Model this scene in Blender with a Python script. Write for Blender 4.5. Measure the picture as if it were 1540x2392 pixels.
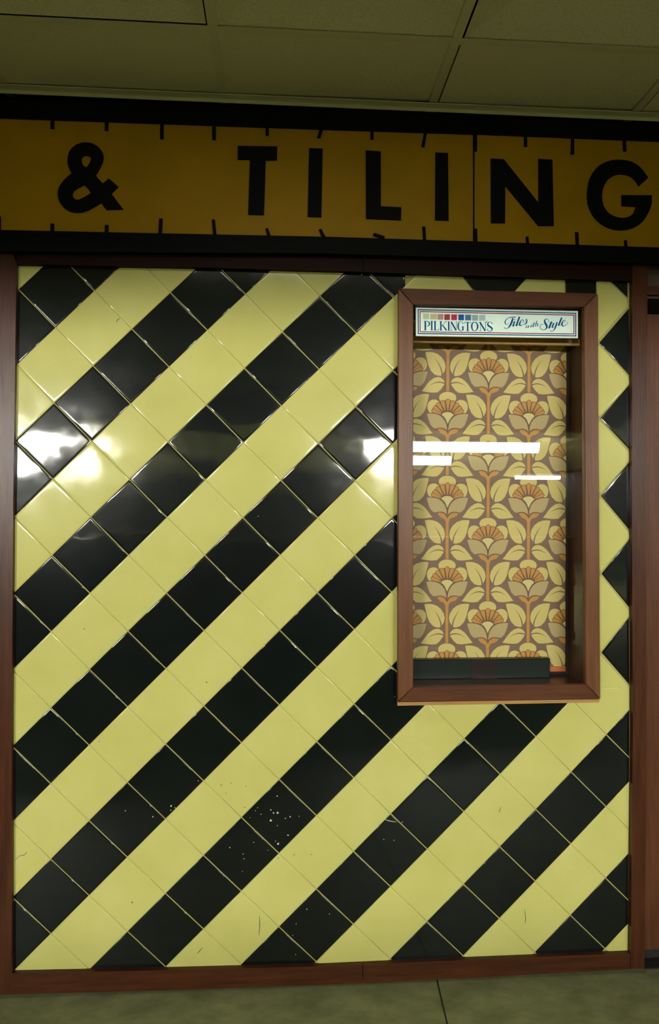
import bpy, math, random
from mathutils import Vector, Matrix, Euler
from mathutils.geometry import tessellate_polygon
random.seed(7)
for o in list(bpy.data.objects): bpy.data.objects.remove(o)
COL = bpy.context.scene.collection

# ------------------------------------------------------------------ camera
F = 1650.0
CAM_ROT = Euler((1.571994, -0.004170, -0.067491), 'XYZ')
CAM_LOC = Vector((0.75687, -2.05257, 1.36831))       # floor is z = 0, tiled wall face is y = 0
ZC = 2.545                                            # ceiling height
cam_d = bpy.data.cameras.new('camera'); cam = bpy.data.objects.new('camera', cam_d); COL.objects.link(cam)
cam.location = CAM_LOC; cam.rotation_euler = CAM_ROT
cam_d.sensor_fit = 'VERTICAL'; cam_d.sensor_height = 36.0; cam_d.lens = F * 36.0 / 2392.0
cam_d.clip_start = 0.02; cam_d.clip_end = 100
bpy.context.scene.camera = cam
sc = bpy.context.scene
sc.view_settings.view_transform = 'Standard'; sc.view_settings.look = 'None'
sc.view_settings.gamma = 1; sc.view_settings.use_curve_mapping = False
sc.view_settings.exposure = 0.0
w = bpy.data.worlds.new('world'); sc.world = w; w.use_nodes = True
w.node_tree.nodes['Background'].inputs[0].default_value = (0.5, 0.6, 0.5, 1)
w.node_tree.nodes['Background'].inputs[1].default_value = 0.02
# unseen fill light added overhead: (x, y, sx, sy, power)
FILL_LIGHTS = [(0.9, -1.1, 1.2, 0.3, 3.9)]
LCOL = (1.0, 0.98, 0.82)
TUBE_E = 430.0
R3 = CAM_ROT.to_matrix()
def ray(px, py): return R3 @ Vector(((px - 770) / F, -(py - 1196) / F, -1))
def at(px, py, Y=0.0):
    d = ray(px, py); return CAM_LOC + d * ((Y - CAM_LOC.y) / d.y)
def atz(px, py, Z):
    d = ray(px, py); return CAM_LOC + d * ((Z - CAM_LOC.z) / d.z)

# --------------------------------------------------------------- materials
def mat(name, col, rough=0.6, spec=0.5, metal=0.0, emit=None, es=0):
    m = bpy.data.materials.new(name); m.use_nodes = True
    b = m.node_tree.nodes['Principled BSDF']
    b.inputs['Base Color'].default_value = (*col, 1); b.inputs['Roughness'].default_value = rough
    b.inputs['Specular IOR Level'].default_value = spec; b.inputs['Metallic'].default_value = metal
    if emit: b.inputs['Emission Color'].default_value = (*emit, 1); b.inputs['Emission Strength'].default_value = es
    return m
def noise_col(m, c1, c2, scale=(1, 1, 1), nscale=5, detail=6, lo=0.35, hi=0.65, rough=0.6):
    nt = m.node_tree; N = nt.nodes; L = nt.links; b = N['Principled BSDF']
    tc = N.new('ShaderNodeTexCoord'); mp = N.new('ShaderNodeMapping'); mp.inputs['Scale'].default_value = scale
    nz = N.new('ShaderNodeTexNoise'); nz.inputs['Scale'].default_value = nscale; nz.inputs['Detail'].default_value = detail; nz.inputs['Roughness'].default_value = rough
    rp = N.new('ShaderNodeValToRGB'); rp.color_ramp.elements[0].position = lo; rp.color_ramp.elements[1].position = hi
    rp.color_ramp.elements[0].color = (*c1, 1); rp.color_ramp.elements[1].color = (*c2, 1)
    L.new(tc.outputs['Object'], mp.inputs[0]); L.new(mp.outputs[0], nz.inputs[0]); L.new(nz.outputs[0], rp.inputs[0]); L.new(rp.outputs[0], b.inputs['Base Color'])
    return nz, mp, rp
def add_bump(m, scale, dist, detail=2, mscale=(1, 1, 1), rough=0.5):
    nt = m.node_tree; N = nt.nodes; L = nt.links; b = N['Principled BSDF']
    tc = N.new('ShaderNodeTexCoord'); mp = N.new('ShaderNodeMapping'); mp.inputs['Scale'].default_value = mscale
    nz = N.new('ShaderNodeTexNoise'); nz.inputs['Scale'].default_value = scale; nz.inputs['Detail'].default_value = detail; nz.inputs['Roughness'].default_value = rough
    bp = N.new('ShaderNodeBump'); bp.inputs['Distance'].default_value = dist; bp.inputs['Strength'].default_value = 1
    L.new(tc.outputs['Object'], mp.inputs[0]); L.new(mp.outputs[0], nz.inputs[0]); L.new(nz.outputs[0], bp.inputs['Height']); L.new(bp.outputs[0], b.inputs['Normal'])
def wood(name, c1, c2, axis, rough=0.38, spec=0.22):
    rough *= 0.8
    m = mat(name, c1, rough, spec)
    s = {'z': (9, 9, 0.7), 'x': (0.7, 9, 9)}[axis]
    noise_col(m, c1, c2, s, 6, 9, 0.3, 0.72, 0.68)
    s2 = {'z': (60, 60, 3), 'x': (3, 60, 60)}[axis]
    add_bump(m, 4, 0.0004, 3, s2)
    return m
def glaze(name, c1, c2, rough, spec=0.5):
    m = mat(name, c1, rough, spec); noise_col(m, c1, c2, (1, 1, 1), 4.5, 4, 0.3, 0.7); add_bump(m, 9, 0.0011, 1.2)
    nt = m.node_tree; N = nt.nodes; L = nt.links; b = N['Principled BSDF']
    b.inputs['Coat Weight'].default_value = 0.85 if spec > 0.4 else 0.5; b.inputs['Roughness'].default_value = 0.24; b.inputs['Specular IOR Level'].default_value = 0.06
    for l_ in list(L):
        if l_.to_socket == b.inputs['Normal']: L.new(l_.from_socket, b.inputs['Coat Normal'])
    tc = N.new('ShaderNodeTexCoord'); nz = N.new('ShaderNodeTexNoise'); nz.inputs['Scale'].default_value = 14; nz.inputs['Detail'].default_value = 6
    mr = N.new('ShaderNodeMapRange'); mr.inputs[1].default_value = 0.35; mr.inputs[2].default_value = 0.7; mr.inputs[3].default_value = rough * 0.6; mr.inputs[4].default_value = rough * 1.8
    L.new(tc.outputs['Object'], nz.inputs[0]); L.new(nz.outputs[0], mr.inputs[0]); L.new(mr.outputs[0], b.inputs['Coat Roughness'])
    return m
M = {}
M['black_tile'] = glaze('black_glaze', (0.003, 0.0045, 0.0042), (0.005, 0.0075, 0.0065), 0.05)
M['yellow_tile'] = glaze('yellow_glaze', (0.455, 0.445, 0.13), (0.515, 0.505, 0.168), 0.085, 0.32)
M['grout'] = mat('grout', (0.33, 0.31, 0.09), 0.8)
M['chip'] = mat('chipped_glaze', (0.5, 0.5, 0.3), 0.7)
M['mark'] = mat('dark_mark', (0.1, 0.1, 0.04), 0.7)
RED1, RED2 = (0.026, 0.008, 0.003), (0.078, 0.024, 0.008)
M['wood_z'] = wood('red_wood_upright', RED1, RED2, 'z')
M['wood_x'] = wood('red_wood_level', RED1, RED2, 'x')
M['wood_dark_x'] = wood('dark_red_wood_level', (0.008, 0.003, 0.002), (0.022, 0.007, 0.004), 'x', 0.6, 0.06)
M['case_z'] = wood('case_wood_upright', (0.085, 0.032, 0.011), (0.155, 0.064, 0.024), 'z', 0.42)
M['case_x'] = wood('case_wood_level', (0.055, 0.020, 0.008), (0.105, 0.038, 0.016), 'x', 0.5, 0.12)
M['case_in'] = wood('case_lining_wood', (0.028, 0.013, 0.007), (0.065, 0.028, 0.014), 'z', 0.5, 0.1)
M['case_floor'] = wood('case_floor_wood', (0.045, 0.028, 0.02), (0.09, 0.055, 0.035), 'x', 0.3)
M['pale_wood'] = wood('pale_wood', (0.30, 0.16, 0.05), (0.42, 0.24, 0.08), 'x', 0.5)
M['door'] = wood('door_wood', (0.06, 0.020, 0.008), (0.11, 0.040, 0.017), 'z', 0.45)
M['sign_yellow'] = mat('sign_yellow', (0.62, 0.36, 0.01), 0.5, 0.12)
noise_col(M['sign_yellow'], (0.36, 0.20, 0.002), (0.45, 0.245, 0.004), (1, 1, 1), 3, 5)
M['sign_black'] = mat('sign_black', (0.0025, 0.0025, 0.0022), 0.6, 0.1)
M['dark'] = mat('dark_gap', (0.008, 0.007, 0.006), 0.8)
M['ceil'] = mat('ceiling_board', (0.60, 0.62, 0.42), 0.9, 0.2)
noise_col(M['ceil'], (0.66, 0.66, 0.42), (0.82, 0.82, 0.54), (1, 1, 1), 260, 3, 0.35, 0.65); add_bump(M['ceil'], 220, 0.0012, 3)
M['tbar'] = mat('grid_bar', (0.68, 0.68, 0.44), 0.6, 0.2)
M['floor'] = mat('floor_slab', (0.1, 0.1, 0.07), 0.5, 0.3)
noise_col(M['floor'], (0.14, 0.155, 0.072), (0.27, 0.285, 0.14), (1, 1.6, 1), 9, 9, 0.32, 0.7, 0.65)
M['joint'] = mat('floor_joint', (0.015, 0.018, 0.012), 0.7)
M['wall'] = mat('wall_paint', (0.08, 0.05, 0.035), 0.7)
M['pale_wall'] = mat('far_wall_paint', (0.06, 0.065, 0.045), 0.8)
M['housing'] = mat('white_housing', (0.75, 0.75, 0.7), 0.4)
M['lit'] = mat('lit_diffuser', (0.9, 0.9, 0.9), 0.5, emit=(0.88, 0.96, 1.0), es=TUBE_E)
M['lit_soft'] = mat('lit_panel', (0.9, 0.9, 0.9), 0.5, emit=(1, 1, 0.9), es=3)  # glowing face of the added fill light
# pattern
M['p_ground'] = mat('pattern_brown', (0.185, 0.105, 0.066), 0.55)
M['p_leaf'] = mat('pattern_leaf', (0.60, 0.485, 0.155), 0.55)
M['p_petal'] = mat('pattern_petal', (0.45, 0.345, 0.15), 0.55)
M['p_bud'] = mat('pattern_bud', (0.62, 0.53, 0.22), 0.55)
M['p_orange'] = mat('pattern_orange', (0.50, 0.235, 0.040), 0.55)
M['p_line'] = mat('pattern_outline', (0.15, 0.068, 0.027), 0.55)
M['orange_strip'] = mat('orange_strip', (0.55, 0.13, 0.035), 0.5)
M['green_block'] = mat('dark_green_block', (0.006, 0.012, 0.011), 0.35, 0.2)
M['plum'] = mat('dark_plum', (0.014, 0.007, 0.008), 0.4, 0.2)  # colour of the reflection painted on the block
M['pl_white'] = mat('plaque_white', (0.74, 0.86, 0.78), 0.35)
M['pl_blue'] = mat('plaque_blue', (0.0, 0.075, 0.235), 0.7, 0.05)
M['pl_red'] = mat('plaque_red', (0.26, 0.012, 0.05), 0.7, 0.05)
g = bpy.data.materials.new('clear_glass'); g.use_nodes = True; nt = g.node_tree; nt.nodes.clear()
o_ = nt.nodes.new('ShaderNodeOutputMaterial'); mx = nt.nodes.new('ShaderNodeMixShader'); tr = nt.nodes.new('ShaderNodeBsdfTransparent'); gl = nt.nodes.new('ShaderNodeBsdfGlossy'); fr = nt.nodes.new('ShaderNodeFresnel')
tr.inputs[0].default_value = (0.96, 0.98, 0.96, 1); gl.inputs['Roughness'].default_value = 0.006; gl.inputs['Color'].default_value = (1, 1, 1, 1)
fr.inputs[0].default_value = 1.6
for a, b in ((fr.outputs[0], mx.inputs[0]), (tr.outputs[0], mx.inputs[1]), (gl.outputs[0], mx.inputs[2]), (mx.outputs[0], o_.inputs[0])): nt.links.new(a, b)
M['glass'] = g

# ----------------------------------------------------------------- helpers
class MB:
    def __init__(s): s.v = []; s.f = []; s.m = []; s.mats = []; s.sm = []
    def mi(s, m):
        if m not in s.mats: s.mats.append(m)
        return s.mats.index(m)
    def add(s, vs, fs, m, smooth=False):
        k = len(s.v); s.v += [Vector(v) for v in vs]; i = s.mi(m)
        for f in fs: s.f.append([k + j for j in f]); s.m.append(i); s.sm.append(smooth)
    def box(s, a, b, m):
        x0, y0, z0 = a; x1, y1, z1 = b
        s.add([(x0,y0,z0),(x1,y0,z0),(x1,y1,z0),(x0,y1,z0),(x0,y0,z1),(x1,y0,z1),(x1,y1,z1),(x0,y1,z1)],
              [(3,2,1,0),(4,5,6,7),(0,1,5,4),(1,2,6,5),(2,3,7,6),(3,0,4,7)], m)
    def prism(s, front, depth, m, bev=0.0, holes=None):
        """front: list of 3D points on a plane facing -y, extruded by +depth in y; small chamfer"""
        pts = [Vector(p) for p in front]
        area = sum(pts[i].x * pts[(i + 1) % len(pts)].z - pts[(i + 1) % len(pts)].x * pts[i].z for i in range(len(pts)))
        if area < 0: pts.reverse()
        n = len(pts)
        if bev > 0:
            ins = inset([(p.x, p.z) for p in pts], bev)
            y = pts[0].y
            ring0 = [Vector((a, p.y, b)) for (a, b), p in zip(ins, pts)]
            ring1 = [p + Vector((0, bev, 0)) for p in pts]
            ring2 = [p + Vector((0, depth, 0)) for p in pts]
            vs = ring0 + ring1 + ring2
            fs = [list(range(n))] + [(i, n + i, n + (i + 1) % n, (i + 1) % n)[::1] for i in range(n)] + [(n + i, 2*n + i, 2*n + (i + 1) % n, n + (i + 1) % n) for i in range(n)] + [list(range(3*n - 1, 2*n - 1, -1))]
            s.add(vs, fs, m); return
        loops = [pts] + [[Vector(p) for p in h] for h in (holes or [])]
        tris = tessellate_polygon([[Vector((p.x, p.z, 0)) for p in l] for l in loops])
        allp = [p for l in loops for p in l]; N = len(allp)
        def orient(t):
            a, b, c = [allp[i] for i in t]
            cr = (b.x - a.x) * (c.z - a.z) - (c.x - a.x) * (b.z - a.z)
            return t if cr > 0 else (t[0], t[2], t[1])
        tris = [orient(t) for t in tris]
        vs = allp + [p + Vector((0, depth, 0)) for p in allp]
        fs = [tuple(t) for t in tris] + [tuple(N + i for i in reversed(t)) for t in tris]
        k = 0
        for l in loops:
            L = len(l)
            for i in range(L): fs.append((k + i, k + N + i, k + N + (i + 1) % L, k + (i + 1) % L))
            k += L
        s.add(vs, fs, m)
    def build(s, name, parent=None, kind=None):
        me = bpy.data.meshes.new(name); off = parent_loc(parent)
        me.from_pydata([v - off for v in s.v], [], s.f)
        for m in s.mats: me.materials.append(M[m] if isinstance(m, str) else m)
        for p, i, sm in zip(me.polygons, s.m, s.sm): p.material_index = i; p.use_smooth = sm
        me.update()
        o = bpy.data.objects.new(name, me); COL.objects.link(o); o.parent = parent
        if kind: o['kind'] = kind
        return o
def parent_loc(p):
    v = Vector((0, 0, 0))
    while p: v += p.location; p = p.parent
    return v
def inset(poly, d):
    """poly CCW list of (x,z); shift every edge inwards by d (number or per-edge list)"""
    n = len(poly); out = []
    ds = d if isinstance(d, (list, tuple)) else [d] * n
    ls = []
    for i in range(n):
        (x0, z0), (x1, z1) = poly[i], poly[(i + 1) % n]
        dx, dz = x1 - x0, z1 - z0; l = math.hypot(dx, dz) or 1e-9
        nx, nz = -dz / l, dx / l
        ls.append((x0 + nx * ds[i], z0 + nz * ds[i], dx / l, dz / l))
    for i in range(n):
        ax, az, adx, adz = ls[i - 1]; bx, bz, bdx, bdz = ls[i]
        cr = adx * bdz - adz * bdx
        if abs(cr) < 1e-4: out.append((bx, bz)); continue
        t = ((bx - ax) * bdz - (bz - az) * bdx) / cr
        out.append((ax + adx * t, az + adz * t))
    return out
def empty(name, loc, label=None, cat=None, group=None):
    o = bpy.data.objects.new(name, None); COL.objects.link(o); o.location = loc; o.empty_display_size = 0.1
    if label: o['label'] = label
    if cat: o['category'] = cat
    if group: o['group'] = group
    return o
def tag(o, label, cat, group=None):
    o['label'] = label; o['category'] = cat
    if group: o['group'] = group
    return o
def P(pts, Y): return [at(x, y, Y) for x, y in pts]
def clip_poly(poly, inside, inter):
    out = []
    for i in range(len(poly)):
        a, b = poly[i - 1], poly[i]
        ia, ib = inside(a), inside(b)
        if ib:
            if not ia: out.append(inter(a, b))
            out.append(b)
        elif ia: out.append(inter(a, b))
    return out
def clip_half(poly, n, c):
    """keep n.p <= c"""
    f = lambda p: n[0] * p[0] + n[1] * p[1] - c
    def it(a, b):
        t = f(a) / (f(a) - f(b)); return (a[0] + (b[0] - a[0]) * t, a[1] + (b[1] - a[1]) * t)
    return clip_poly(poly, lambda p: f(p) <= 1e-9, it)
def smooth_line(pts, n=6):
    out = []
    for i in range(len(pts) - 1):
        p0 = pts[max(i - 1, 0)]; p1 = pts[i]; p2 = pts[i + 1]; p3 = pts[min(i + 2, len(pts) - 1)]
        for k in range(n):
            t = k / n
            out.append(tuple(0.5 * (2*b + (c - a) * t + (2*a - 5*b + 4*c - d) * t*t + (3*b - a - 3*c + d) * t**3) for a, b, c, d in zip(p0, p1, p2, p3)))
    out.append(tuple(pts[-1])); return out
def smooth_loop(pts, n=5):
    m = len(pts); out = []
    for i in range(m):
        p0, p1, p2, p3 = pts[i - 1], pts[i], pts[(i + 1) % m], pts[(i + 2) % m]
        for k in range(n):
            t = k / n
            out.append(tuple(0.5 * (2*b + (c - a) * t + (2*a - 5*b + 4*c - d) * t*t + (3*b - a - 3*c + d) * t**3) for a, b, c, d in zip(p0, p1, p2, p3)))
    return out
def stroke(pts, smooth=True):
    """pts (x, y, width) -> outline polygon"""
    p = smooth_line(pts, 6) if smooth and len(pts) > 2 else pts
    L, Rr = [], []
    for i, (x, y, wd) in enumerate(p):
        a = p[max(i - 1, 0)]; b = p[min(i + 1, len(p) - 1)]
        dx, dy = b[0] - a[0], b[1] - a[1]; l = math.hypot(dx, dy) or 1
        nx, ny = -dy / l * max(wd, 1) / 2, dx / l * max(wd, 1) / 2
        L.append((x + nx, y + ny)); Rr.append((x - nx, y - ny))
    return L, Rr
def add_stroke(mb, pts, fn, mname, smooth=True):
    L, Rr = stroke(pts, smooth)
    vs = []; fs = []
    for a, b in zip(L, Rr): vs += [fn(*a), fn(*b)]
    for i in range(len(L) - 1):
        q = [2*i, 2*i + 1, 2*i + 3, 2*i + 2]
        a, b, c = vs[q[0]], vs[q[1]], vs[q[2]]
        if (b.x - a.x) * (c.z - a.z) - (c.x - a.x) * (b.z - a.z) < 0: q.reverse()
        fs.append(q)
    mb.add(vs, fs, mname)

# ---------------------------------------------------------- the room shell
X0, X1, YF = -7.0, 9.0, -24.0
XR = at(1508, 1500, 0).x
mb = MB(); mb.box((X0, YF, -0.1), (X1, 0.4, 0.0), 'floor')
# slab joints: one runs away from the wall, others repeat across the hall
pj = [atz(1020, 2286, 0.0), atz(1045, 2392, 0.0)]
fl = mb.build('floor', kind='structure')
mb = MB()
d = (pj[1] - pj[0]).normalized()
for k in range(-2, 3):
    s = Vector((k * 2.4, 0, 0)); a = pj[0] + s + d * -0.02; b = a + d * 6
    n = Vector((0.0022, 0, 0)); up = Vector((0, 0, 0.0008))
    mb.add([a - n + up, a + n + up, b + n + up, b - n + up], [(3, 2, 1, 0)], 'joint')
mb.build('slab_joint', fl)
# wall behind everything, with the niche for the display case left open
CX0, CX1 = at(936, 1200, 0).x, at(1392, 1200, 0).x
CZ0, CZ1 = at(1160, 1636, 0).z, at(1160, 688, 0).z
mb = MB()
for a, b in (((X0, 0.012, 0), (CX0, 0.3, ZC)), ((CX1, 0.012, 0), (XR, 0.3, ZC)), ((CX0, 0.012, 0), (CX1, 0.3, CZ0)), ((CX0, 0.012, CZ1), (CX1, 0.3, ZC)), ((XR, 0.16, 0), (X1, 0.3, ZC)), ((XR, 0.012, 2.02), (X1, 0.16, ZC)), ((CX0, 0.2, CZ0), (CX1, 0.3, CZ1))):
    mb.box(a, b, 'wall')
mb.build('wall_back', kind='structure')
mb = MB(); mb.box((X0 - 0.1, YF, 0), (X0, 0.3, ZC), 'pale_wall'); mb.build('wall_left', kind='structure')
mb = MB(); mb.box((X1, YF, 0), (X1 + 0.1, 0.3, ZC), 'pale_wall'); mb.build('wall_right', kind='structure')
mb = MB(); mb.box((X0, YF - 0.1, 0), (X1, YF, ZC), 'pale_wall'); mb.build('wall_front', kind='structure')

# ceiling: 600 mm boards lying in a grid of bars
gx = atz(522, 238, ZC).x; gy = atz(1080, 97, ZC).y
mb = MB(); mb.box((X0, YF, ZC + 0.05), (X1, 0.3, ZC + 0.12), 'dark')
i0, i1 = -8, 9
tx0 = gx + i0 * 0.6
SL, UP = 0.13, 0.035                                    # every board has a sloping border round a raised middle
for i in range(i0 - 4, i1 + 4):
    for j in range(-40, 1):
        xa, xb = gx + i * 0.6, gx + (i + 1) * 0.6
        ya, yb = gy + (j - 1) * 0.6, gy + j * 0.6
        if xa < X0 - 0.01 or xb > X1 + 0.7 or ya < YF: continue
        zz = ZC + 0.0015; e = 0.006
        el = 0.018 if (i == 1 or i == 2) else e            # boards that sit off their bar leave an open gap
        er = 0.0155 if i == -1 or i == 0 and False else e
        eb = 0.0155 if i == -1 or i == -2 else e
        o4 = [(xa + el, ya + e), (xb - er, ya + e), (xb - er, yb - eb), (xa + el, yb - eb)]
        i4 = [(xa + SL, ya + SL), (xb - SL, ya + SL), (xb - SL, yb - SL), (xa + SL, yb - SL)]
        vs = [(x, y, zz) for x, y in o4] + [(x, y, zz + UP) for x, y in i4]
        fs = [(1, 0, 4, 5), (2, 1, 5, 6), (3, 2, 6, 7), (0, 3, 7, 4), (7, 6, 5, 4)]
        mb.add(vs, fs, 'ceil')
# the cut row against the fascia
for i in range(i0 - 4, i1 + 4):
    xa, xb = gx + i * 0.6, gx + (i + 1) * 0.6
    if xa < X0 - 0.01: continue
    e = 0.004; el = 0.017 if i in (1, 2) else e; zz = ZC + 0.0012
    ef = -0.052 if i in (0,) else -0.035
    vs = [(xa + el, gy + e, zz), (xb - e, gy + e, zz), (xb - e, -0.035 if i != 0 else -0.05, zz + (0.004 if i in (0, 1) else 0)), (xa + el, -0.035 if i != -1 else -0.035, zz)]
    vs += [(x, y, z + 0.012) for x, y, z in vs]
    mb.add(vs, [(3, 2, 1, 0), (4, 5, 6, 7), (0, 1, 5, 4), (1, 2, 6, 5), (2, 3, 7, 6), (3, 0, 4, 7)], 'ceil')
cl = mb.build('ceiling', kind='structure')
mb = MB()
for i in range(i0 - 4, i1 + 5):
    x = gx + i * 0.6
    if X0 < x < X1: mb.box((x - 0.012, YF, ZC - 0.0005), (x + 0.012, 0.008, ZC + 0.0008), 'tbar')
for j in range(-40, 1):
    y = gy + j * 0.6
    if y > YF: mb.box((X0, y - 0.012, ZC - 0.001), (X1, y + 0.012, ZC + 0.0004), 'tbar')
mb.build('ceiling_grid', cl)
mb = MB(); mb.box((X0, -0.06, ZC - 0.006), (X1, -0.035, ZC - 0.0035), 'tbar'); mb.box((X0, -0.0365, ZC - 0.0155), (X1, -0.035, ZC - 0.004), 'tbar')
mb.build('wall_angle', cl)

# ------------------------------------------------------------- the tiling
CXP = [741.103,-3.891,2.065,-0.489,697.806,2.623,-4.604,-17.59,0.371,-4.392]
CYP = [1470.995,784.318,-2.526,-7.216,-5.528,-20.537,0.423,-2.241,-1.011,-1.597]
def lat(a, b):
    u, v = (a - 8) / 8, (b - 9) / 9
    bs = [u**i * v**j for i in range(4) for j in range(4) if i + j <= 3]
    return at(sum(c * q for c, q in zip(CXP, bs)), sum(c * q for c, q in zip(CYP, bs)))
panel = empty('tiled_panel', (at(750, 1400).x, 0, 0), 'tall panel of black and yellow tiles laid in diagonal stripes, framed in reddish wood', 'tiled panel')
px_edge = [(40, 621), (480, 628), (850, 638), (1467, 657), (1469, 1200), (1471, 1700), (1467, 2222), (1100, 2238), (760, 2252), (400, 2262), (30, 2268), (29, 1700), (32, 1150), (38, 800)]
rim = [(p.x, p.z) for p in P(px_edge, 0)]                 # clockwise from top left
def clip_rim(poly):
    n = len(rim)
    for i in range(n):
        (x0, z0), (x1, z1) = rim[i], rim[(i + 1) % n]
        nx, nz = -(z1 - z0), (x1 - x0)                     # left of a clockwise edge = outside
        poly = clip_half(poly, (nx, nz), nx * x0 + nz * z0)
        if len(poly) < 3: return []
    return poly
RINGS = [(0.0, 0.0), (0.0001, -0.0010), (0.0005, -0.0018), (0.0013, -0.0022), (0.0030, -0.0024), (0.007, -0.0025)]
field = MB()
def tile(poly, m, gap):
    """poly CCW (x,z); gap: number or per-edge"""
    if len(poly) < 3: return
    q = []
    for p in poly:
        if not q or math.hypot(p[0] - q[-1][0], p[1] - q[-1][1]) > 0.0015: q.append(p)
    if len(q) > 2 and math.hypot(q[0][0] - q[-1][0], q[0][1] - q[-1][1]) < 0.0015: q.pop()
    if len(q) < 3: return
    for _ in range(4):
        if len(q) < 4: break
        for i in range(len(q)):
            a_, b_, c_, d_ = q[i-2], q[i-1], q[i], q[(i+1) % len(q)]
            if math.hypot(c_[0]-b_[0], c_[1]-b_[1]) > 0.012: continue
            r1 = (b_[0]-a_[0], b_[1]-a_[1]); r2 = (c_[0]-d_[0], c_[1]-d_[1]); cr = r1[0]*r2[1]-r1[1]*r2[0]
            if abs(cr) < 0.3 * math.hypot(*r1) * math.hypot(*r2): new = ((b_[0]+c_[0])/2, (b_[1]+c_[1])/2)
            else:
                t = ((d_[0]-a_[0])*r2[1]-(d_[1]-a_[1])*r2[0])/cr; new = (a_[0]+r1[0]*t, a_[1]+r1[1]*t)
                if math.hypot(new[0]-b_[0], new[1]-b_[1]) > 0.02: new = ((b_[0]+c_[0])/2, (b_[1]+c_[1])/2)
            i1 = (i - 1) % len(q); q[i1] = new; q.pop(i); break
    A = sum(q[i][0] * q[(i+1) % len(q)][1] - q[(i+1) % len(q)][0] * q[i][1] for i in range(len(q))) / 2
    if A < 0: q.reverse(); A = -A
    if A < 1.5e-4: return
    # joint width by edge direction: '\' edges (between tiles of one stripe) wide, '/' narrow
    ds = []
    for i in range(len(q)):
        dx, dz = q[(i+1) % len(q)][0] - q[i][0], q[(i+1) % len(q)][1] - q[i][1]
        ds.append(gap[0] if dx * dz < 0 and abs(dx) > 0.3 * abs(dz) and abs(dz) > 0.3 * abs(dx) else gap[1])
    base = inset(q, ds)
    per = sum(math.hypot(base[i][0] - base[i-1][0], base[i][1] - base[i-1][1]) for i in range(len(base)))
    r_in = 2 * A / per; k = min(1.0, 0.6 * r_in / RINGS[-1][0])
    cx = sum(p[0] for p in base) / len(base); cz = sum(p[1] for p in base) / len(base)
    tx, tz = random.gauss(0, 0.0024), random.gauss(0, 0.0024)
    if A < 0.02: tx *= 0.4; tz *= 0.4
    h = random.gauss(0, 0.00008)
    vs = []; n = len(base)
    for ins, y in RINGS:
        for (x, z) in inset(base, ins * k):
            yy = y
            if y != 0: yy = y + (x - cx) * tx + (z - cz) * tz + h
            vs.append((x, yy, z))
    fs = []
    for r in range(len(RINGS) - 1):
        for i in range(n): fs.append((r*n + i, (r+1)*n + i, (r+1)*n + (i+1) % n, r*n + (i+1) % n)[::-1])
    fs.append([(len(RINGS) - 1) * n + i for i in range(n)])
    field.add(vs, fs, m, True)
XS = at(926, 1200).x; ZS = at(1160, 1649).z; XSR = at(1404, 1200).x
def region_clip(poly):
    """main lattice lies left of the display case and under it"""
    return clip_rim(poly)
zcut = at(1404, 1606).z; ztop = at(1160, 678).z
xcut = at(945, 1200).x; zc2 = at(1160, 1628).z
for a in range(0, 20):
    for b in range(-2, 21):
        if (a + b) % 2 == 0: continue
        c = [lat(a, b - 1), lat(a - 1, b), lat(a, b + 1), lat(a + 1, b)]
        poly = [(p.x, p.z) for p in c]
        poly = clip_rim(poly)
        if len(poly) < 3: continue
        m = 'black_tile' if (a + b) % 4 == 1 else 'yellow_tile'
        gap = (0.0013, 0.0006) if m == 'black_tile' else (0.0007, 0.0005)
        left = clip_half(poly, (1, 0), xcut)
        if len(left) >= 3 and min(p[0] for p in left) < xcut - 0.001:
            if max(p[0] for p in poly) <= xcut: tile(poly, m, gap); continue
            if a < 12 and min(p[1] for p in poly) > at(1000, 1652).z: tile(left, m, gap); continue
        # below the case line
        lo = clip_half(poly, (0, 1), zcut if a >= 15 else zc2)
        if min(p[1] for p in poly) > zc2 and a < 15: continue
        if len(lo) >= 3:
            if a < 15 and min(p[0] for p in poly) < xcut: tile(poly, m, gap)
            else: tile(lo, m, gap)
# cut pieces above the case
def ptile(pts, m, gap=(0.0006, 0.0006)): tile([(p.x, p.z) for p in P(pts, 0)], m, gap)
top = lambda x: 638 + (x - 850) * (657 - 638) / (1467 - 850)
B_ = 695
ptile([(972, top(972)), (1078, top(1078)), (1116, B_), (946, B_), (946, 668)], 'yellow_tile')
ptile([(1079, top(1079)), (1231, top(1231)), (1190, B_), (1118, B_)], 'black_tile')
ptile([(1232, top(1232)), (1319, top(1319)), (1320, B_), (1191, B_)], 'yellow_tile')
ptile([(1320, top(1320)), (1393, top(1393)), (1394, B_ + 15), (1321, B_ + 15)], 'black_tile')
# the narrow strip right of the case
ys = [801, 977.7, 1158, 1340, 1524]; ax = [1399, 1401, 1403, 1404.5, 1404.5]; hb = [(718.6, 879), (898, 1051.7), (1079, 1240), (1259, 1421), (1440, 1601)]
rx = 1471
ptile([(1423, top(1423)), (1467, top(1467)), (1467, 698)], 'black_tile', (0.0012, 0.0012))
ptile([(1394, top(1394)), (1422, top(1422)), (1466, 700), (1466, 718), (1398.5, 795), (1380, 795), (1380, 700), (1394, 700)], 'yellow_tile')
for k in range(5):
    ptile([(ax[k], ys[k]), (rx - 1, hb[k][0]), (rx, hb[k][1])], 'black_tile', (0.0008, 0.0008))
    if k < 4: ptile([(ax[k], ys[k] + 4), (rx - 1, hb[k][1] + 4), (rx, hb[k+1][0] - 2), (ax[k+1], ys[k+1] - 4), (1378, ys[k+1] - 20), (1378, ys[k] + 20)], 'yellow_tile', (0.0006, 0.0006))
ptile([(1385, 1529), (1404, 1530), (1470, 1604), (1470, 1607), (1385, 1607)], 'yellow_tile', (0.0006, 0.0006))
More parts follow.
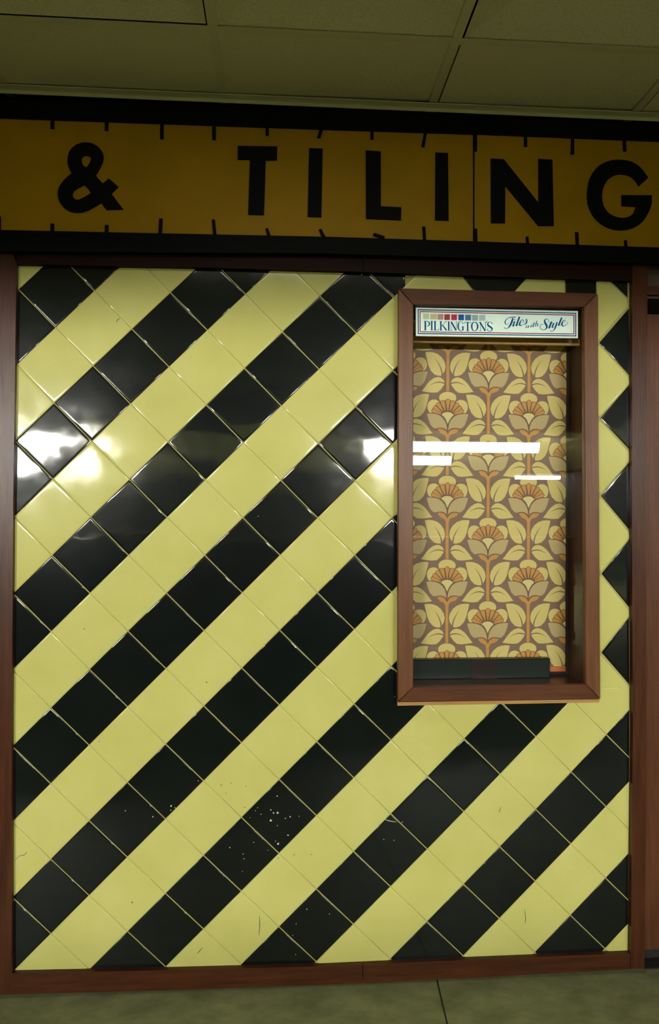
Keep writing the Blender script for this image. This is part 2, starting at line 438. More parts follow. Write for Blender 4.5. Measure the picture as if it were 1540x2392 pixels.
# grout bed around the case niche
zb, zt = min(p[1] for p in rim) - 0.02, max(p[1] for p in rim) + 0.02
xl, xr = min(p[0] for p in rim) - 0.012, max(p[0] for p in rim) + 0.012
for a, b in (((xl, zb), (CX0, zt)), ((CX1, zb), (xr, zt)), ((CX0, zb), (CX1, CZ0)), ((CX0, CZ1), (CX1, zt))):
    field.box((a[0], -0.0008, a[1]), (b[0], 0.012, b[1]), 'grout')
field.build('tile_field', panel)
# chips in the glaze and small marks
CH = [(647.7,1859.7,2),(633,1892,2.4),(639,1899,2.2),(649,1899,3.4),(633,1917,3.8),(667,1912,1.8),(678,1908,2),(699,1907,1.6),(648,1928.6,1.6),(673,1951,2.6),(650,1971,3.4),(644,1965,1.4),(602,1887,1.5),(597,1894,1.4),(610,1902,1.6),(584,1910,1.2),(537,1980,2),(593,1968,1.7),(568,1995,1.7),(570,2006,1.6),(566.5,2036,1.3),(626,1986,1.2),(400,1882.5,2.8),(399,1892.5,2),(357,1908,2.2),(293,1894,1.8),(463,1824,1.8),(409,1887,1.8),(897,1961,1.6),(921,1963,1.6),(717,2124,1.7),(770,2135,1.7),(692,2158,1.6),(684,2185,1.4),(691,2230,1.2),(940,1921,1.6),(603,1202+4,1.3)]
for x, y, r in CH:
    mb = MB()
    n = 7; r *= 0.8; ph = random.random() * 6
    pts = [(x + r * random.uniform(0.7, 1.15) * math.cos(ph + 2*math.pi*i/n), y + r * random.uniform(0.6, 1.1) * math.sin(ph + 2*math.pi*i/n)) for i in range(n)]
    mb.prism(P(pts, -0.0032), 0.0008, 'chip'); mb.build('glaze_chip', panel)
mb = MB()
add_stroke(mb, [(899, 1914, 0.8), (908, 1917, 1.5), (918, 1919, 1.3), (926, 1920, 0.7)], lambda x, y: at(x, y, -0.0032), 'chip')
mb.build('glaze_scratch', panel)
for st in ([(280, 743, 1), (275, 747, 2), (272, 753, 1)], [(213+300-40, 2214, 1), (466, 2222, 1.8), (461, 2228, 0.9)], [(606, 2140, 1), (607, 2160, 2), (605, 2185, 1)], [(1226, 2125, 1), (1228, 2145, 1.8), (1227, 2158, .8)], [(35, 2010, .8), (45, 2000, 1.2), (57, 1997, 1.6), (63, 1990, 1)], [(1002+168, 1885, .8), (1168, 1893, 1.6), (1165, 1898, .8)]):
    mb = MB(); add_stroke(mb, st, lambda x, y: at(x, y, -0.0032), 'mark'); mb.build('dirt_mark', panel)
for x, y, r in [(197, 1469, 1.8), (483, 1594, 2), (309, 2108, 2.2), (517, 1834, 1.8), (575, 1837, 1.4), (528, 1853, 1.3), (540, 1830, 1.3), (572, 1886, 1.6), (231, 1732, 1.5), (687, 1997, 1.7), (650, 2005, 1.5), (728, 1996, 1.4)]:
    mb = MB(); mb.prism(P([(x + r * math.cos(i), y + r * .8 * math.sin(i)) for i in range(6)], -0.0032), 0.0006, 'mark'); mb.build('dirt_mark', panel)
# timber frame of the panel
WF = -0.017
def strip(pts_a, pts_b, Y): return P(pts_a, Y) + P(list(reversed(pts_b)), Y)
mb = MB(); mb.prism(strip([(-60, 612), (-60, 2330)], [(40, 612), (36, 800), (31, 1150), (27, 1700), (27, 2276)] , WF) if False else P([(-62, 560), (39, 560), (39, 620), (36, 800), (31, 1150), (27.5, 1700), (28, 2272), (28, 2323), (-62, 2326)], WF), 0.029, 'wood_z'); mb.build('frame_stile', panel)
mb = MB(); mb.prism(P([(1478, 600), (1514, 600), (1509, 1200), (1511, 1700), (1506, 2262), (1474, 2263), (1479, 1700), (1477, 1200)], WF - 0.003), 0.032, 'wood_z'); mb.build('frame_stile', panel)
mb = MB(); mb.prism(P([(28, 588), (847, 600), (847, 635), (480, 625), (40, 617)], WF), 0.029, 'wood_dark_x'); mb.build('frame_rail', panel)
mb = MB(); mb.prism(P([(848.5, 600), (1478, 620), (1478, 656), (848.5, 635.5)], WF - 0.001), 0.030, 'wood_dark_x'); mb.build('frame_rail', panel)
mb = MB(); mb.prism(P([(28, 2274), (400, 2266), (760, 2257), (847, 2253), (847, 2297), (400, 2313), (28, 2323)], WF), 0.029, 'wood_x'); mb.build('frame_rail', panel)
mb = MB(); mb.prism(P([(848.5, 2253), (1100, 2242), (1474, 2227), (1474, 2264), (1160, 2281), (848.5, 2297)], WF), 0.029, 'wood_x'); mb.build('frame_rail', panel)

# ---------------------------------------------------- neighbouring doorway
Yd = 0.02
mb = MB(); mb.prism(P([(1505, 734), (1830, 744), (1830, 2200), (1500, 2219)], Yd), 0.03, 'door')
dr = mb.build('door_1', kind='structure')
mb = MB(); mb.box((XR + 0.004, 0.05, 0.0), (at(1860, 2300, 0).x, 0.07, at(1520, 2215, 0.03).z + 0.02), 'dark'); mb.build('trim_3', kind='structure')
mb = MB(); mb.box((XR + 0.004, 0.002, 0.0), (at(1860, 2300, 0).x, 0.05, 0.004), 'dark'); mb.build('door_sill', dr)
mb = MB()
a, b = at(1504, 690, 0.0), at(1830, 668, 0.0)
mb.box((a.x, -0.004, at(1520, 689, 0).z), (at(1860, 700).x, 0.02, at(1520, 669, 0).z), 'case_x'); mb.build('trim_1', kind='structure')

# ----------------------------------------------------------- fascia sign
YS = -0.035
sign = empty('fascia_sign', (at(770, 400).x, YS, at(770, 400, YS).z), 'long yellow fascia sign over the panel with black capital letters and ruler ticks', 'sign')
mb = MB()
mb.prism(P([(-900, 214), (0, 230), (520, 243), (1060, 264), (1540, 290), (2300, 330), (2300, 368), (1540, 331), (1108, 314), (770, 303), (0, 276), (-900, 240)], YS), 0.014, 'sign_black'); mb.build('border_strip', sign)
mb = MB()
mb.prism(P([(-900, 525), (0, 537), (770, 553), (1540, 578), (2300, 600), (2300, 645), (1540, 616), (770, 592), (0, 587), (-900, 575)], YS), 0.014, 'sign_black'); mb.build('border_strip', sign)
mb = MB(); mb.prism(P([(-900, 242), (0, 276), (770, 303), (1105, 314.5), (1105, 563.5), (770, 553), (0, 537), (-900, 524)], YS + 0.003), 0.011, 'sign_yellow'); mb.build('sign_board', sign)
mb = MB(); mb.prism(P([(1109.5, 314.5), (1540, 331), (2300, 367), (2300, 600), (1540, 578), (1109.5, 563.7)], YS + 0.002), 0.012, 'sign_yellow'); mb.build('sign_board', sign)
mb = MB(); mb.prism(P([(1104, 310), (1111, 310), (1111, 566), (1104, 566)], YS + 0.006), 0.008, 'dark'); mb.build('board_joint', sign)
YL = YS - 0.001
def glyph(outer, sx, ox, oy, holes=None, sm=False):
    f = lambda l: P([(ox + x / sx, oy + y / sx) for x, y in l], YL)
    mb = MB(); mb.prism(f(outer), 0.0042, 'sign_black', holes=[f(h) for h in (holes or [])]); mb.build('letter', sign)
amp = [(690,105),(600,112),(500,147),(410,215),(350,300),(325,400),(322,500),(345,600),(380,675),(410,720),(330,780),(240,870),(170,960),(132,1060),(125,1160),(150,1260),(200,1350),(280,1430),(380,1485),(500,1507),(620,1500),(740,1460),(860,1395),(1000,1310),(1040,1370),(1105,1450),(1437,1440),(1320,1290),(1198,1130),(1270,1060),(1337,992),(1240,905),(1150,825),(1090,875),(1030,925),(960,855),(885,765),(930,690),(985,590),(1025,500),(1043,400),(1025,310),(970,225),(900,165),(800,118)]
glyph(amp, 8.556, 120, 320, [[(690,365),(630,385),(598,430),(605,500),(640,570),(690,605),(720,585),(770,510),(792,450),(785,395),(745,370)], [(650,955),(600,985),(520,1025),(450,1075),(418,1140),(435,1205),(490,1250),(550,1250),(640,1210),(790,1120),(780,1095),(720,1010),(680,965)]])
glyph([(1111,241),(1295,243),(1295,307),(1242,308),(1234,563),(1160,561),(1168,305),(1111,304)], 2, 0, 220)
glyph([(1445,252),(1508,253),(1502,573),(1438,571)], 2, 0, 220)
glyph([(170,262),(240,267),(240,523),(336,528),(334,587),(171,580)], 2, 770, 220)
glyph([(496,272),(554,274),(557,589),(494,587)], 2, 770, 220)
glyph([(164,70),(272,77),(555,432),(555,73),(668,80),(680,620),(553,620),(283,293),(281,598),(166,597)], 3.5, 1100, 350)
gin = smooth_line([(1375,297),(1345,250),(1300,215),(1240,200),(1180,205),(1120,245),(1085,310),(1075,385),(1090,460),(1135,520),(1200,550),(1270,553),(1325,525),(1352,465)], 4)
gout = smooth_line([(1481,370),(1480,440),(1455,510),(1400,590),(1320,640),(1220,656),(1120,635),(1030,575),(975,490),(953,400),(960,290),(990,200),(1050,130),(1130,90),(1220,80),(1320,98),(1390,145),(1453,225)], 4)
glyph(gin + [(1235,458),(1235,370)] + gout, 3.5, 1100, 350)
T_ = [([(118,278),(126,278),(126,300),(118,300)]), ([(245,284),(253,284),(253,304),(245,304)]), ([(374,286),(382,286),(382,324),(374,324)]), ([(496,292),(504,292),(504,326),(496,326)]), ([(621,294),(628,294),(628,316),(621,316)]),
      ([(748,299),(755,300),(749,322),(741,321)]), ([(866,303),(873,303),(873,325),(866,325)]), ([(992,307),(998,307),(992,343),(985,342)]), ([(1107,310),(1115,310),(1115,353),(1108,353)]), ([(1225,318),(1232,318),(1232,342),(1225,342)]), ([(1335,322),(1342,322),(1342,360),(1334,360)]), ([(1456,326),(1463,326),(1464,353),(1457,353)]),
      ([(118,522),(126,522),(126,542),(118,542)]), ([(245,525),(253,525),(253,545),(245,545)]), ([(372,510),(380,510),(378,549),(370,549)]), ([(495,513),(502,512),(506,548),(498,548)]), ([(620,534),(626,532),(633,551),(625,553)]), ([(745,536),(751,534),(761,553),(753,555)]), ([(873,545),(876,544),(900,552),(896,558),(872,550)]),
      ([(987,529),(994,529),(996,562),(989,562)]), ([(1108,534),(1115,534),(1116,566),(1108,566)]), ([(1229,553),(1235,552),(1237,571),(1230,571)]), ([(1344,542),(1352,542),(1353,574),(1346,574)]), ([(1459,561),(1465,561),(1467,578),(1460,578)]), ([(-4,505),(1,505),(1,540),(-4,540)])]
for t in T_:
    mb = MB(); mb.prism(P(t, YL), 0.004, 'sign_black'); mb.build('ruler_tick', sign)

# ------------------------------------------------------------ display case
YFm = -0.045
case = empty('display_case', (at(1165, 1640, YFm).x, 0.0, at(1165, 1645, YFm).z), 'glazed wooden display case set into the tiled panel, holding a floral board', 'display case')
o = [(931.5, 673), (1397, 685), (1403, 1633), (930, 1640)]; n_ = [(966, 712), (1365.5, 717), (1369.5, 1598), (966, 1605)]
def quad(name, pts, m): mb = MB(); mb.prism(P(pts, YFm), 0.020, m, bev=0.0015); mb.build(name, case)
e = 0.35
quad('frame_rail', [(o[0][0]+1, o[0][1]), (o[1][0]-1, o[1][1]), (n_[1][0], n_[1][1]-e), (n_[0][0], n_[0][1]-e)], 'case_x')
quad('frame_stile', [(o[1][0], o[1][1]+1), (o[2][0], o[2][1]-1), (n_[2][0]+e, n_[2][1]), (n_[1][0]+e, n_[1][1])], 'case_z')
quad('frame_rail', [(o[2][0]-1, o[2][1]), (o[3][0]+1, o[3][1]), (n_[3][0], n_[3][1]+e), (n_[2][0], n_[2][1]+e)], 'case_x')
quad('frame_stile', [(o[3][0], o[3][1]-1), (o[0][0], o[0][1]+1), (n_[0][0]-e, n_[0][1]), (n_[3][0]-e, n_[3][1])], 'case_z')
# carcass: outer rim and inner lining
Yb = YFm + 0.020
ix0, ix1 = at(963, 1200, Yb).x, at(1372, 1200, Yb).x; iz1, iz0 = at(1165, 710, Yb).z, at(1165, 1601, Yb).z
ox0, ox1 = at(932, 1200, Yb).x, at(1396, 1200, Yb).x; oz1, oz0 = at(1165, 682, Yb).z, at(1165, 1641, Yb).z
YBK = 0.108
mb = MB()
mb.box((ox0, Yb, oz0), (ix0, YBK, oz1), 'pale_wood'); mb.box((ix1, Yb, oz0), (ox1, YBK, oz1), 'pale_wood')
mb.box((ix0, Yb, iz1), (ix1, YBK, oz1), 'pale_wood'); mb.box((ix0, Yb, oz0), (ix1, YBK, iz0 - 0.002), 'pale_wood')
mb.build('carcass', case)
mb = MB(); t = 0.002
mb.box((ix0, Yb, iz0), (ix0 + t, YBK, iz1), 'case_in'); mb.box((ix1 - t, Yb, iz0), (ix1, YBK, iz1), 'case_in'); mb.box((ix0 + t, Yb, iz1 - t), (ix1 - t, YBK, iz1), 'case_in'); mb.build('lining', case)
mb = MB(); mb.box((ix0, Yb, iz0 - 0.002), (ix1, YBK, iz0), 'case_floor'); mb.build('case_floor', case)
mb = MB(); mb.box((ix0, YBK, iz0), (ix1, YBK + 0.006, iz1), 'dark'); mb.build('back_board', case)
mb = MB(); mb.prism(P([(929, 1640.5), (1401.5, 1633.5), (1400, 1641), (929, 1648.5)], Yb - 0.012), 0.0125, 'pale_wood'); mb.build('bottom_lip', case)
mb = MB(); mb.box((ix0 + 0.001, -0.0335, iz0 - 0.003), (ix1 - 0.001, -0.0335 + 0.0001, iz1 + 0.003), 'glass')
# a single glazing sheet (one face), thin-walled
mb = MB(); yg = -0.034
mb.add([(ix0 - .012, yg, iz0 - .008), (ix1 + .008, yg, iz0 - .008), (ix1 + .008, yg, iz1 + .006), (ix0 - .012, yg, iz1 + .006)], [(0, 1, 2, 3)], 'glass'); mb.build('glass_pane', case)
mb = MB(); mb.box((ix0 + t, 0.028, at(1150, 803, 0.028).z), (ix1 - t, 0.040, at(1150, 788, 0.028).z), 'pale_wood'); mb.build('cross_batten', case)

# patterned board inside the case
YB = 0.097
zf = iz0
board = empty('floral_board', (at(1150, 1500, YB).x, YB, zf), 'tall board with brown, yellow and orange retro flower pattern inside the display case', 'patterned board')
bx0, bx1 = ix0 + 0.004, at(1322, 1200, YB).x
bz0, bz1 = at(1300, 1568, YB).z, at(1165, 752, YB).z
mb = MB(); mb.box((bx0, YB, bz0), (bx1, YB + 0.008, bz1), 'p_ground')
SC = 7.512
def mo(x, y): return (x - 765, y - 110)
mir = lambda l: [(-x, y) for x, y in l]
shapes = []   # (layer, material, polygon in motif units)
def S(layer, m, pts, mirror=False, sm=0):
    l = [mo(*p) for p in pts]
    if sm: l = smooth_loop(l, sm)
    shapes.append((layer, m, l))
    if mirror: shapes.append((layer + 0.5, m, mir(l)))
S(1, 'p_leaf', [(765 + 152*math.cos(a), 212 + 104*math.sin(a)) for a in [2*math.pi*i/28 for i in range(28)]])
S(1, 'p_leaf', [(450,480),(418,425),(408,360),(425,300),(460,262),(505,246),(555,246),(600,272),(660,330),(700,400),(600,480)], True, 0)
def floret(tx, ty, bx, by, wd, gr=0.0):
    dx, dy = bx - tx, by - ty; l = math.hypot(dx, dy); ux, uy = dx/l, dy/l; nx, ny = -uy, ux
    r = wd/2 + gr; pts = []
    cx, cy = tx + ux * wd/2, ty + uy * wd/2
    for k in range(11):
        a = math.pi * k / 10
        pts.append((cx + nx * r * math.cos(a) - ux * r * math.sin(a), cy + ny * r * math.cos(a) - uy * r * math.sin(a)))
    pts.append((bx - nx * (5 + gr), by - ny * (5 + gr))); pts.append((bx + nx * (5 + gr), by + ny * (5 + gr)))
    return pts
S(2, 'p_line', [(470,440),(530,360),(600,300),(690,262),(765,250),(840,262),(930,300),(1000,360),(1060,440),(1000,485),(900,500),(860,512),(820,470),(765,462),(710,470),(660,512),(560,490)])
FL = [(1040,430,862,502,66),(1008,368,870,470,60),(948,305,845,450,68),(862,262,806,440,74),(768,234,768,440,74)]
for k, (tx, ty, bx, by, wd) in enumerate(FL):
    for mrr in ([False, True] if k < 4 else [False]):
        q = [mo(*p) for p in floret(tx, ty, bx, by, wd, 8)]; q2 = [mo(*p) for p in floret(tx, ty, bx, by, wd, 0)]
        if mrr: q, q2 = mir(q), mir(q2)
        h5 = 0.5 if mrr else 0
        shapes.append((3 + 2*k + h5, 'p_line', q)); shapes.append((4 + 2*k + h5, 'p_orange', q2))
S(15, 'p_bud', [(655,512),(682,484),(720,467),(765,462),(810,467),(845,487),(870,512),(835,545),(803,590),(783,640),(768,668),(753,640),(733,590),(703,545),(680,527)])
S(16, 'p_petal', [(1127,490),(1050,491),(970,500),(905,525),(850,570),(805,635),(782,705),(775,790),(800,760),(840,742),(890,735),(935,740),(962,748),(1010,745),(1065,690),(1100,605),(1120,540)], True)
def line(layer, pts, both=False):
    L, Rr = stroke([(x - 765, y - 110, wd) for x, y, wd in pts]); q = L + Rr[::-1]
    shapes.append((layer, 'p_line', q))
    if both: shapes.append((layer + 0.5, 'p_line', mir(q)))
line(15.6, [(648,520,10),(680,478,12),(720,460,12),(765,454,12),(810,460,12),(850,480,12),(880,520,10)])
line(17, [(1140,484,9),(1050,482,12),(970,490,12),(895,516,13),(835,562,13),(790,630,14),(769,705,14),(766,800,12)], True)
line(19, [(568,748,6),(640,742,11),(695,754,12),(738,785,12),(766,840,9),(800,785,12),(845,755,12),(900,744,11),(975,757,6)])
S(18, 'p_orange', [(590,760),(640,752),(690,762),(730,792),(757,838),(767,845),(778,838),(800,795),(842,765),(895,754),(965,766),(930,812),(880,838),(825,852),(803,880),(790,930),(790,1560),(737,1560),(737,930),(725,882),(700,860),(645,835),(612,795)])
S(1, 'p_leaf', [(1160,886),(1090,880),(1020,887),(940,915),(870,972),(820,1050),(803,1130),(815,1200),(850,1255),(880,1290),(930,1294),(1000,1272),(1065,1205),(1105,1120),(1130,1020),(1148,950)], True)
S(1, 'p_leaf', [(815,1413),(848,1353),(898,1321),(948,1316),(1008,1333),(1078,1383),(1138,1453),(1188,1523),(1223,1566),(1118,1583),(1028,1590),(948,1583),(888,1533),(828,1448)], True)
def vein(pts):
    L, Rr = stroke([(x - 765, y - 110, wd) for x, y, wd in pts])
    q = L + Rr[::-1]; shapes.append((2, 'p_ground', q)); shapes.append((2, 'p_ground', mir(q)))
vein([(862, 1290, 26), (872, 1215, 22), (900, 1135, 16), (940, 1060, 10), (996, 990, 2)])
vein([(800, 1432, 26), (860, 1412, 21), (930, 1405, 18), (1010, 1425, 11), (1090, 1470, 2)])
# board frame: motif origin (dome top on the stem axis) at these places
O1 = at(1040 + 765/SC, 805 + 110/SC, YB); O2 = at(1040 + 760/SC, 1185 + 185/SC, YB)
vper = (O1.z - O2.z) / 2
Oh = at(1040 + 47/SC, 805 + 820/SC, YB)
hper = 2 * (O1.x - Oh.x)
k = vper / 1463.0
kx = hper / 1442.0
for i in range(-3, 4):
    for j in range(-8, 9):
        if (i + j) % 2: continue
        X = O1.x + i * hper / 2; Z = O1.z - j * vper / 2
        for lay, m, poly in shapes:
            q = [(X + x * kx, Z - y * k) for x, y in poly]
            if max(p[0] for p in q) < bx0 or min(p[0] for p in q) > bx1 or max(p[1] for p in q) < bz0 or min(p[1] for p in q) > bz1: continue
            q = clip_half(q, (-1, 0), -bx0); q = clip_half(q, (1, 0), bx1) if q else q
            q = clip_half(q, (0, -1), -(bz0 + 0.014)) if q else q
            q = clip_half(q, (0, 1), bz1) if q else q
            if not q or len(q) < 3: continue
            q = [p for a_, p in enumerate(q) if math.hypot(p[0] - q[a_-1][0], p[1] - q[a_-1][1]) > 1e-6]
            if len(q) < 3: continue
            y = YB - 0.00006 * lay - 0.0001
            tr_ = tessellate_polygon([[Vector((a_, b_, 0)) for a_, b_ in q]])
            mb.add([(a_, y, b_) for a_, b_ in q], [tt if ((q[tt[1]][0]-q[tt[0]][0])*(q[tt[2]][1]-q[tt[0]][1])-(q[tt[2]][0]-q[tt[0]][0])*(q[tt[1]][1]-q[tt[0]][1])) > 0 else tt[::-1] for tt in tr_], m)
mb.build('patterned_face', board)
mb = MB(); mb.box((bx0, YB - 0.003, bz0), (bx1, YB - 0.0001, bz0 + 0.0155), 'orange_strip'); mb.build('bottom_strip', board)

# dark green block on the case floor
Yk = 0.060
blk = empty('dark_green_block', (at(1120, 1560, Yk).x, Yk, zf), 'low dark green block lying on the display case floor in front of the floral board', 'block')
bl, br, bt = ix0 + 0.004, at(1285.5, 1550, Yk).x, at(1120, 1540, Yk).z
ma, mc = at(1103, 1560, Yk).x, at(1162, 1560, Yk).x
mb = MB(); mb.prism([(bl, Yk, zf), (br, Yk, zf), (br, Yk, bt), (bl, Yk, bt)], 0.025, 'green_block', bev=0.002); mb.build('block_body', blk)
mb = MB(); mb.box((ma, Yk - 0.0012, zf + 0.0005), (mc, Yk + 0.001, bt - 0.0005), 'plum'); mb.build('plum_band', blk)['label'] = 'dark plum coloured middle section'  # brown reflection in the case glass, painted onto the block as a band

# maker's plaque
YP = -0.024
plq = empty('header_plaque', (at(1160, 790, YP).x, YP, at(1160, 790, YP).z), 'white plaque with blue lettering and colour squares at the top of the display case', 'plaque')
mb = MB(); c4 = [(971.8, 718), (1351, 726.3), (1351, 790), (972, 784.7)]
mb.prism(P(c4, YP), 0.006, 'pl_white', bev=0.0008); mb.build('plaque_board', plq)
def ringpx(ins, wd, m):
    def cor(i): return [(c4[0][0]+i, c4[0][1]+i), (c4[1][0]-i, c4[1][1]+i), (c4[2][0]-i, c4[2][1]-i), (c4[3][0]+i, c4[3][1]-i)]
    a, b = cor(ins), cor(ins + wd); mb = MB()
    for i in range(4):
        j = (i + 1) % 4; mb.prism(P([a[i], a[j], b[j], b[i]], YP - 0.0004), 0.0003, m)
    return mb
ringpx(4.4, 2.3, 'pl_blue').build('blue_border', plq); ringpx(8.8, 2.0, 'pl_red').build('red_border', plq)
SQ = [(183,132,290,235,(0.50,0.58,0.36)),(310,140,430,240,(0.58,0.47,0.28)),(440,145,550,245,(0.45,0.27,0.24)),(565,148,665,250,(0.33,0.05,0.07)),(690,150,792,252,(0.55,0.03,0.09)),(817,152,918,255,(0.012,0.10,0.33)),(940,155,1045,257,(0.07,0.17,0.36)),(1065,158,1170,260,(0.30,0.40,0.42)),(1190,160,1300,262,(0.42,0.52,0.50))]
for i, (xa, ya, xb, yb, c) in enumerate(SQ):
    M['sq%d' % i] = mat('square_colour', c, 0.7, 0.05); mb = MB()
    mb.prism(P([(965 + x/7.7, 715 + y/7.7) for x, y in ((xa, ya), (xb, ya), (xb, yb), (xa, yb))], YP - 0.0004), 0.0003, 'sq%d' % i); mb.build('colour_square', plq)
fn = lambda x, y: at(965 + x/7.7, 715 + y/7.7, YP - 0.0005)
LET = {
 'P': [[(222,272,28),(222,432,28)],[(196,270,7),(250,270,7)],[(198,432,7),(246,432,7)],[(235,272,7),(275,278,12),(297,310,24),(288,345,16),(262,362,9),(242,360,6)]],
 'I': [[(338,272,26),(338,432,26)],[(315,271,7),(362,271,7)],[(314,433,7),(364,433,7)]],
 'L': [[(398,272,27),(398,432,27)],[(376,271,7),(422,271,7)],[(374,434,8),(462,434,8)],[(452,436,14),(468,396,3)]],
 'K': [[(502,276,26),(502,435,26)],[(480,275,7),(526,275,7)],[(480,436,7),(526,436,7)],[(514,356,7),(594,282,7)],[(532,340,18),(604,437,28)],[(570,279,7),(608,279,7)]],
 'I2': [[(644,282,25),(644,437,25)],[(622,280,7),(666,280,7)],[(622,438,7),(667,438,7)]],
 'N': [[(688,290,7),(688,438,7)],[(692,285,26),(776,438,26)],[(783,284,8),(783,436,8)],[(672,284,7),(704,284,7)],[(766,283,7),(802,283,7)],[(674,439,7),(706,439,7)]],
 'G': [[(902,318,14),(884,288,8),(850,280,9),(822,308,20),(812,360,28),(822,412,22),(850,442,10),(885,440,9),(905,420,8)],[(900,372,24),(900,438,24)],[(876,370,7),(926,370,7)]],
 'T': [[(985,292,26),(985,446,26)],[(928,290,8),(1044,292,8)],[(931,288,9),(924,326,2)],[(1040,290,9),(1048,328,2)],[(958,447,7),(1012,447,7)]],
 'O': [[(1110,287,8),(1075,303,18),(1057,365,28),(1075,428,18),(1110,445,8),(1145,428,18),(1165,365,28),(1145,303,18),(1110,287,8)]],
 'N2': [[(1212,292,7),(1212,444,7)],[(1206,289,26),(1300,446,26)],[(1305,290,8),(1305,444,8)],[(1188,288,7),(1222,288,7)],[(1288,288,7),(1322,288,7)],[(1196,444,7),(1228,444,7)]],
 'a': [[(1334,268,14),(1326,302,3)]],
 'S': [[(1426,322,16),(1412,292,8),(1378,287,9),(1350,308,20),(1352,345,28),(1388,372,30),(1422,400,28),(1420,436,16),(1385,452,9),(1352,446,9),(1338,412,14)]]}
for ch, sts in LET.items():
    mb = MB()
    for s in sts: add_stroke(mb, s, fn, 'pl_blue')
    mb.build('letter', plq)
fn2 = lambda x, y: at(1160 + x/7.7, 715 + y/7.7, YP - 0.0005)
SCR = [
 [[(300,215,22),(285,260,32),(262,320,32),(235,365,24),(200,400,10),(160,402,8),(138,385,16)],[(348,200,14),(290,198,14),(230,210,11),(180,240,12),(155,290,18),(170,325,12),(200,325,7),(228,300,4)]],
 [[(328,275,28),(298,368,28)],[(322,252,14),(330,236,16)],[(298,368,10),(345,340,4)]],
 [[(416,192,28),(356,358,30)],[(356,360,10),(408,330,4)]],
 [[(432,310,5),(475,290,6),(488,262,12),(465,245,9),(435,275,18),(416,325,28),(432,350,18),(465,340,8),(502,312,4)]],
 [[(500,312,4),(536,232,7),(548,258,18),(542,296,24),(520,325,13),(492,330,8)]],
 [[(546,345,12),(528,398,12)],[(530,398,4),(562,372,4)],[(582,348,14),(566,392,14)],[(568,392,5),(602,350,4)]],
 [[(637,335,14),(616,384,15)],[(640,306,10),(643,298,10)],[(616,384,5),(650,356,3)]],
 [[(684,290,15),(654,378,16)],[(652,324,5),(700,316,5)],[(654,378,5),(688,350,3)]],
 [[(732,265,14),(692,372,12)],[(698,352,4),(724,318,8),(746,318,14),(742,340,14),(733,362,12),(752,352,4)]],
 [[(920,300,4),(944,262,9),(926,236,8),(892,233,12),(868,262,24),(878,305,34),(905,350,36),(902,392,24),(870,424,11),(825,424,10),(790,395,10),(790,350,9),(820,324,7),(850,338,4)]],
 [[(994,280,30),(942,402,30)],[(950,304,7),(1018,298,6)],[(945,402,8),(990,372,4)]],
 [[(1036,305,24),(1006,370,26),(1020,388,10),(1060,350,5)],[(1092,290,26),(1062,385,26),(1035,430,14),(1000,454,8),(965,442,13)]],
 [[(1176,206,28),(1116,352,30)],[(1116,356,9),(1180,322,4)]],
 [[(1170,326,5),(1222,290,6),(1236,258,11),(1208,258,10),(1184,300,24),(1180,338,28),(1200,358,16),(1240,346,9),(1276,316,7),(1284,292,7),(1268,284,5)]]]
for sts in SCR:
    mb = MB()
    for s in sts: add_stroke(mb, s, fn2, 'pl_blue')
    mb.build('letter', plq)

# ------------------------------------------------------------ ceiling lights: added fill, then hall tubes
def recessed(x, y, sx, sy, pw, label):  # added overhead fitting, out of view, brightening tiles and sign
    t = empty('ceiling_light', (x, y, ZC), label, 'ceiling light')
    mb = MB(); z0, z1 = ZC - 0.012, ZC - 0.001; f = 0.03
    for a, b in (((x-sx/2-f, y-sy/2-f), (x-sx/2, y+sy/2+f)), ((x+sx/2, y-sy/2-f), (x+sx/2+f, y+sy/2+f)), ((x-sx/2, y-sy/2-f), (x+sx/2, y-sy/2)), ((x-sx/2, y+sy/2), (x+sx/2, y+sy/2+f))):
        mb.box((a[0], a[1], z0), (b[0], b[1], z1), 'housing')
    mb.build('light_frame', t)
    mb = MB(); mb.add([(x-sx/2, y-sy/2, ZC-.003), (x+sx/2, y-sy/2, ZC-.003), (x+sx/2, y+sy/2, ZC-.003), (x-sx/2, y+sy/2, ZC-.003)], [(3,2,1,0)], 'lit_soft'); mb.build('diffuser', t)
    ld = bpy.data.lights.new('ceiling_lamp', 'AREA'); ld.shape = 'RECTANGLE'; ld.size = sx; ld.size_y = sy; ld.energy = pw; ld.color = LCOL
    lo = bpy.data.objects.new('lamp', ld); COL.objects.link(lo); lo.parent = t; lo.location = (0, 0, -0.014)
names = ['narrow recessed ceiling light directly in front of the tiled panel']
for a, nm in zip(FILL_LIGHTS, names): recessed(*a, nm)
mb = MB(); mb.box((X0, -5.2, 2.215), (X1, -5.0, ZC), 'wall'); mb.build('trim_2', kind='structure')
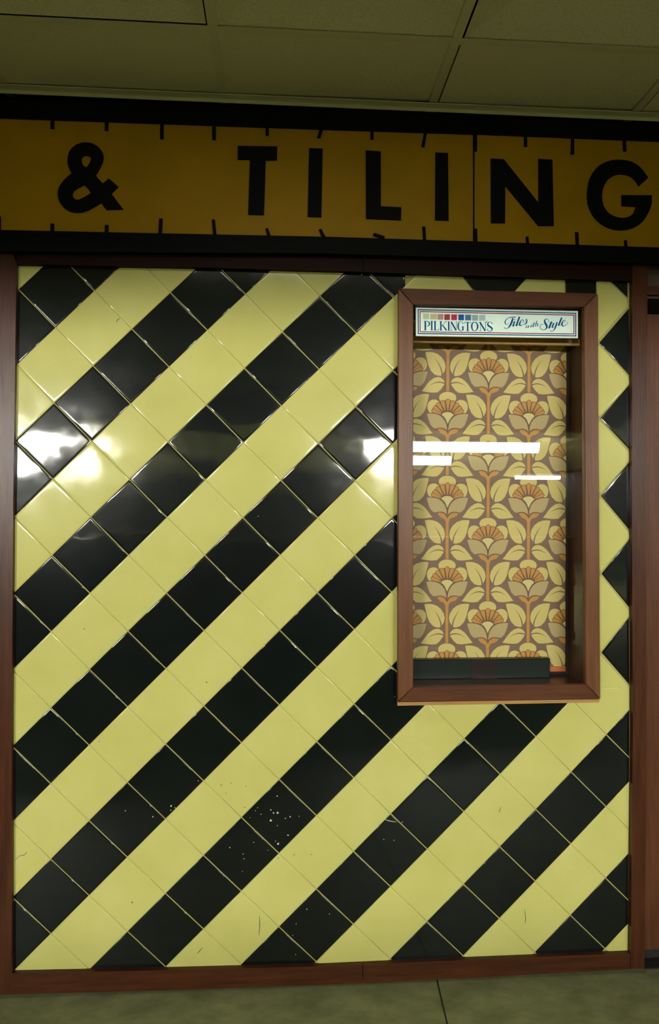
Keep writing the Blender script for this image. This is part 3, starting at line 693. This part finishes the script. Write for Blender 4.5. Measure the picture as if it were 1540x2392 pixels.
# hanging tube fittings down the hall, seen mirrored in the glass
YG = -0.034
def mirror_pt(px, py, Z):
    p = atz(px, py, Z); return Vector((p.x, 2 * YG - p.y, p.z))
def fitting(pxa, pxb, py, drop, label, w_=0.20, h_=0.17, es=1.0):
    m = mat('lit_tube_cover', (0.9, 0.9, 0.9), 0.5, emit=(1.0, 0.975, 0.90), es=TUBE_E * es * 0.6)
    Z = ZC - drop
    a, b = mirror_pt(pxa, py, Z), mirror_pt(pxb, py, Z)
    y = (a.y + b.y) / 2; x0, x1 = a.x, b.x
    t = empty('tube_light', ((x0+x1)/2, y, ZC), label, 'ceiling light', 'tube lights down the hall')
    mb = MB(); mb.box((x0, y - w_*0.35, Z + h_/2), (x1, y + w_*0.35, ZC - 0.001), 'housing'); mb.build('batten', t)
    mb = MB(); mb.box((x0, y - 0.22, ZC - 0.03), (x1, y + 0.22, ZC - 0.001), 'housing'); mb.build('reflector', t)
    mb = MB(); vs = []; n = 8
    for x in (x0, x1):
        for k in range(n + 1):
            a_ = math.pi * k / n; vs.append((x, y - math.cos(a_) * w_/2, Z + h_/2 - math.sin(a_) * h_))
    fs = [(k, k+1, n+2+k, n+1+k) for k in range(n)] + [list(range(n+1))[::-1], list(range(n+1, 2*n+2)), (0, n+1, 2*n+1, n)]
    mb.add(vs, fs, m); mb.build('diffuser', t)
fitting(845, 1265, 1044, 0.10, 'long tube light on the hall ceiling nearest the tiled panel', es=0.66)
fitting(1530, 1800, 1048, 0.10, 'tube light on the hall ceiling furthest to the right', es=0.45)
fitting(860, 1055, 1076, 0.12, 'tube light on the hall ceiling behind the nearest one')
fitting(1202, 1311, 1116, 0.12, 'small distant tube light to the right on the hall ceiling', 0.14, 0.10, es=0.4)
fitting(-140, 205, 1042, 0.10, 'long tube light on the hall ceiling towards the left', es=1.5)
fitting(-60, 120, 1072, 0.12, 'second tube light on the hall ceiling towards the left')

# stall opposite, mirrored faintly in the case glass
ys_ = -5.2
xe = (at(1345, 1300, 0) - CAM_LOC) * ((2 * YG - ys_ - CAM_LOC.y) / (0 - CAM_LOC.y)) + CAM_LOC
def make_stall(x0, x1, y, label):
    st = empty('market_stall', ((x0 + x1) / 2, y, 0), label, 'stall')
    mb = MB(); mb.box((x0 + 0.02, y - 0.5, 0.0), (x1 - 0.02, y - 0.03, 1.05), 'wall'); mb.build('counter_body', st)
    for z0, z1, m in ((0.05, 0.13, 'case_x'), (0.62, 0.70, 'case_x'), (1.05, 1.12, 'pale_wood')):
        mb = MB(); mb.box((x0, y - 0.52, z0), (x1, y, z1), m); mb.build('counter_rail', st)
    n = int((x1 - x0) / 1.15)
    for k in range(n + 1):
        for z0, z1 in ((0.13, 0.62), (0.70, 1.05)):
            x = x1 - 0.12 - k * 1.15
            if x < x0: continue
            mb = MB(); mb.box((x, y - 0.03, z0), (x + 0.1, y + 0.01, z1), 'case_z'); mb.build('counter_post', st)
make_stall(-6.6, xe.x, ys_, 'long dark wooden stall counter with a pale top rail standing across the hall')  # run far left so tiles mirror the counter, not the lit floor
make_stall(xe.x + 1.1, 8.6, ys_ - 0.3, 'dark wooden stall counter across the hall to the right, past the gap')  # added to keep the lit hall floor out of the right-hand tiles
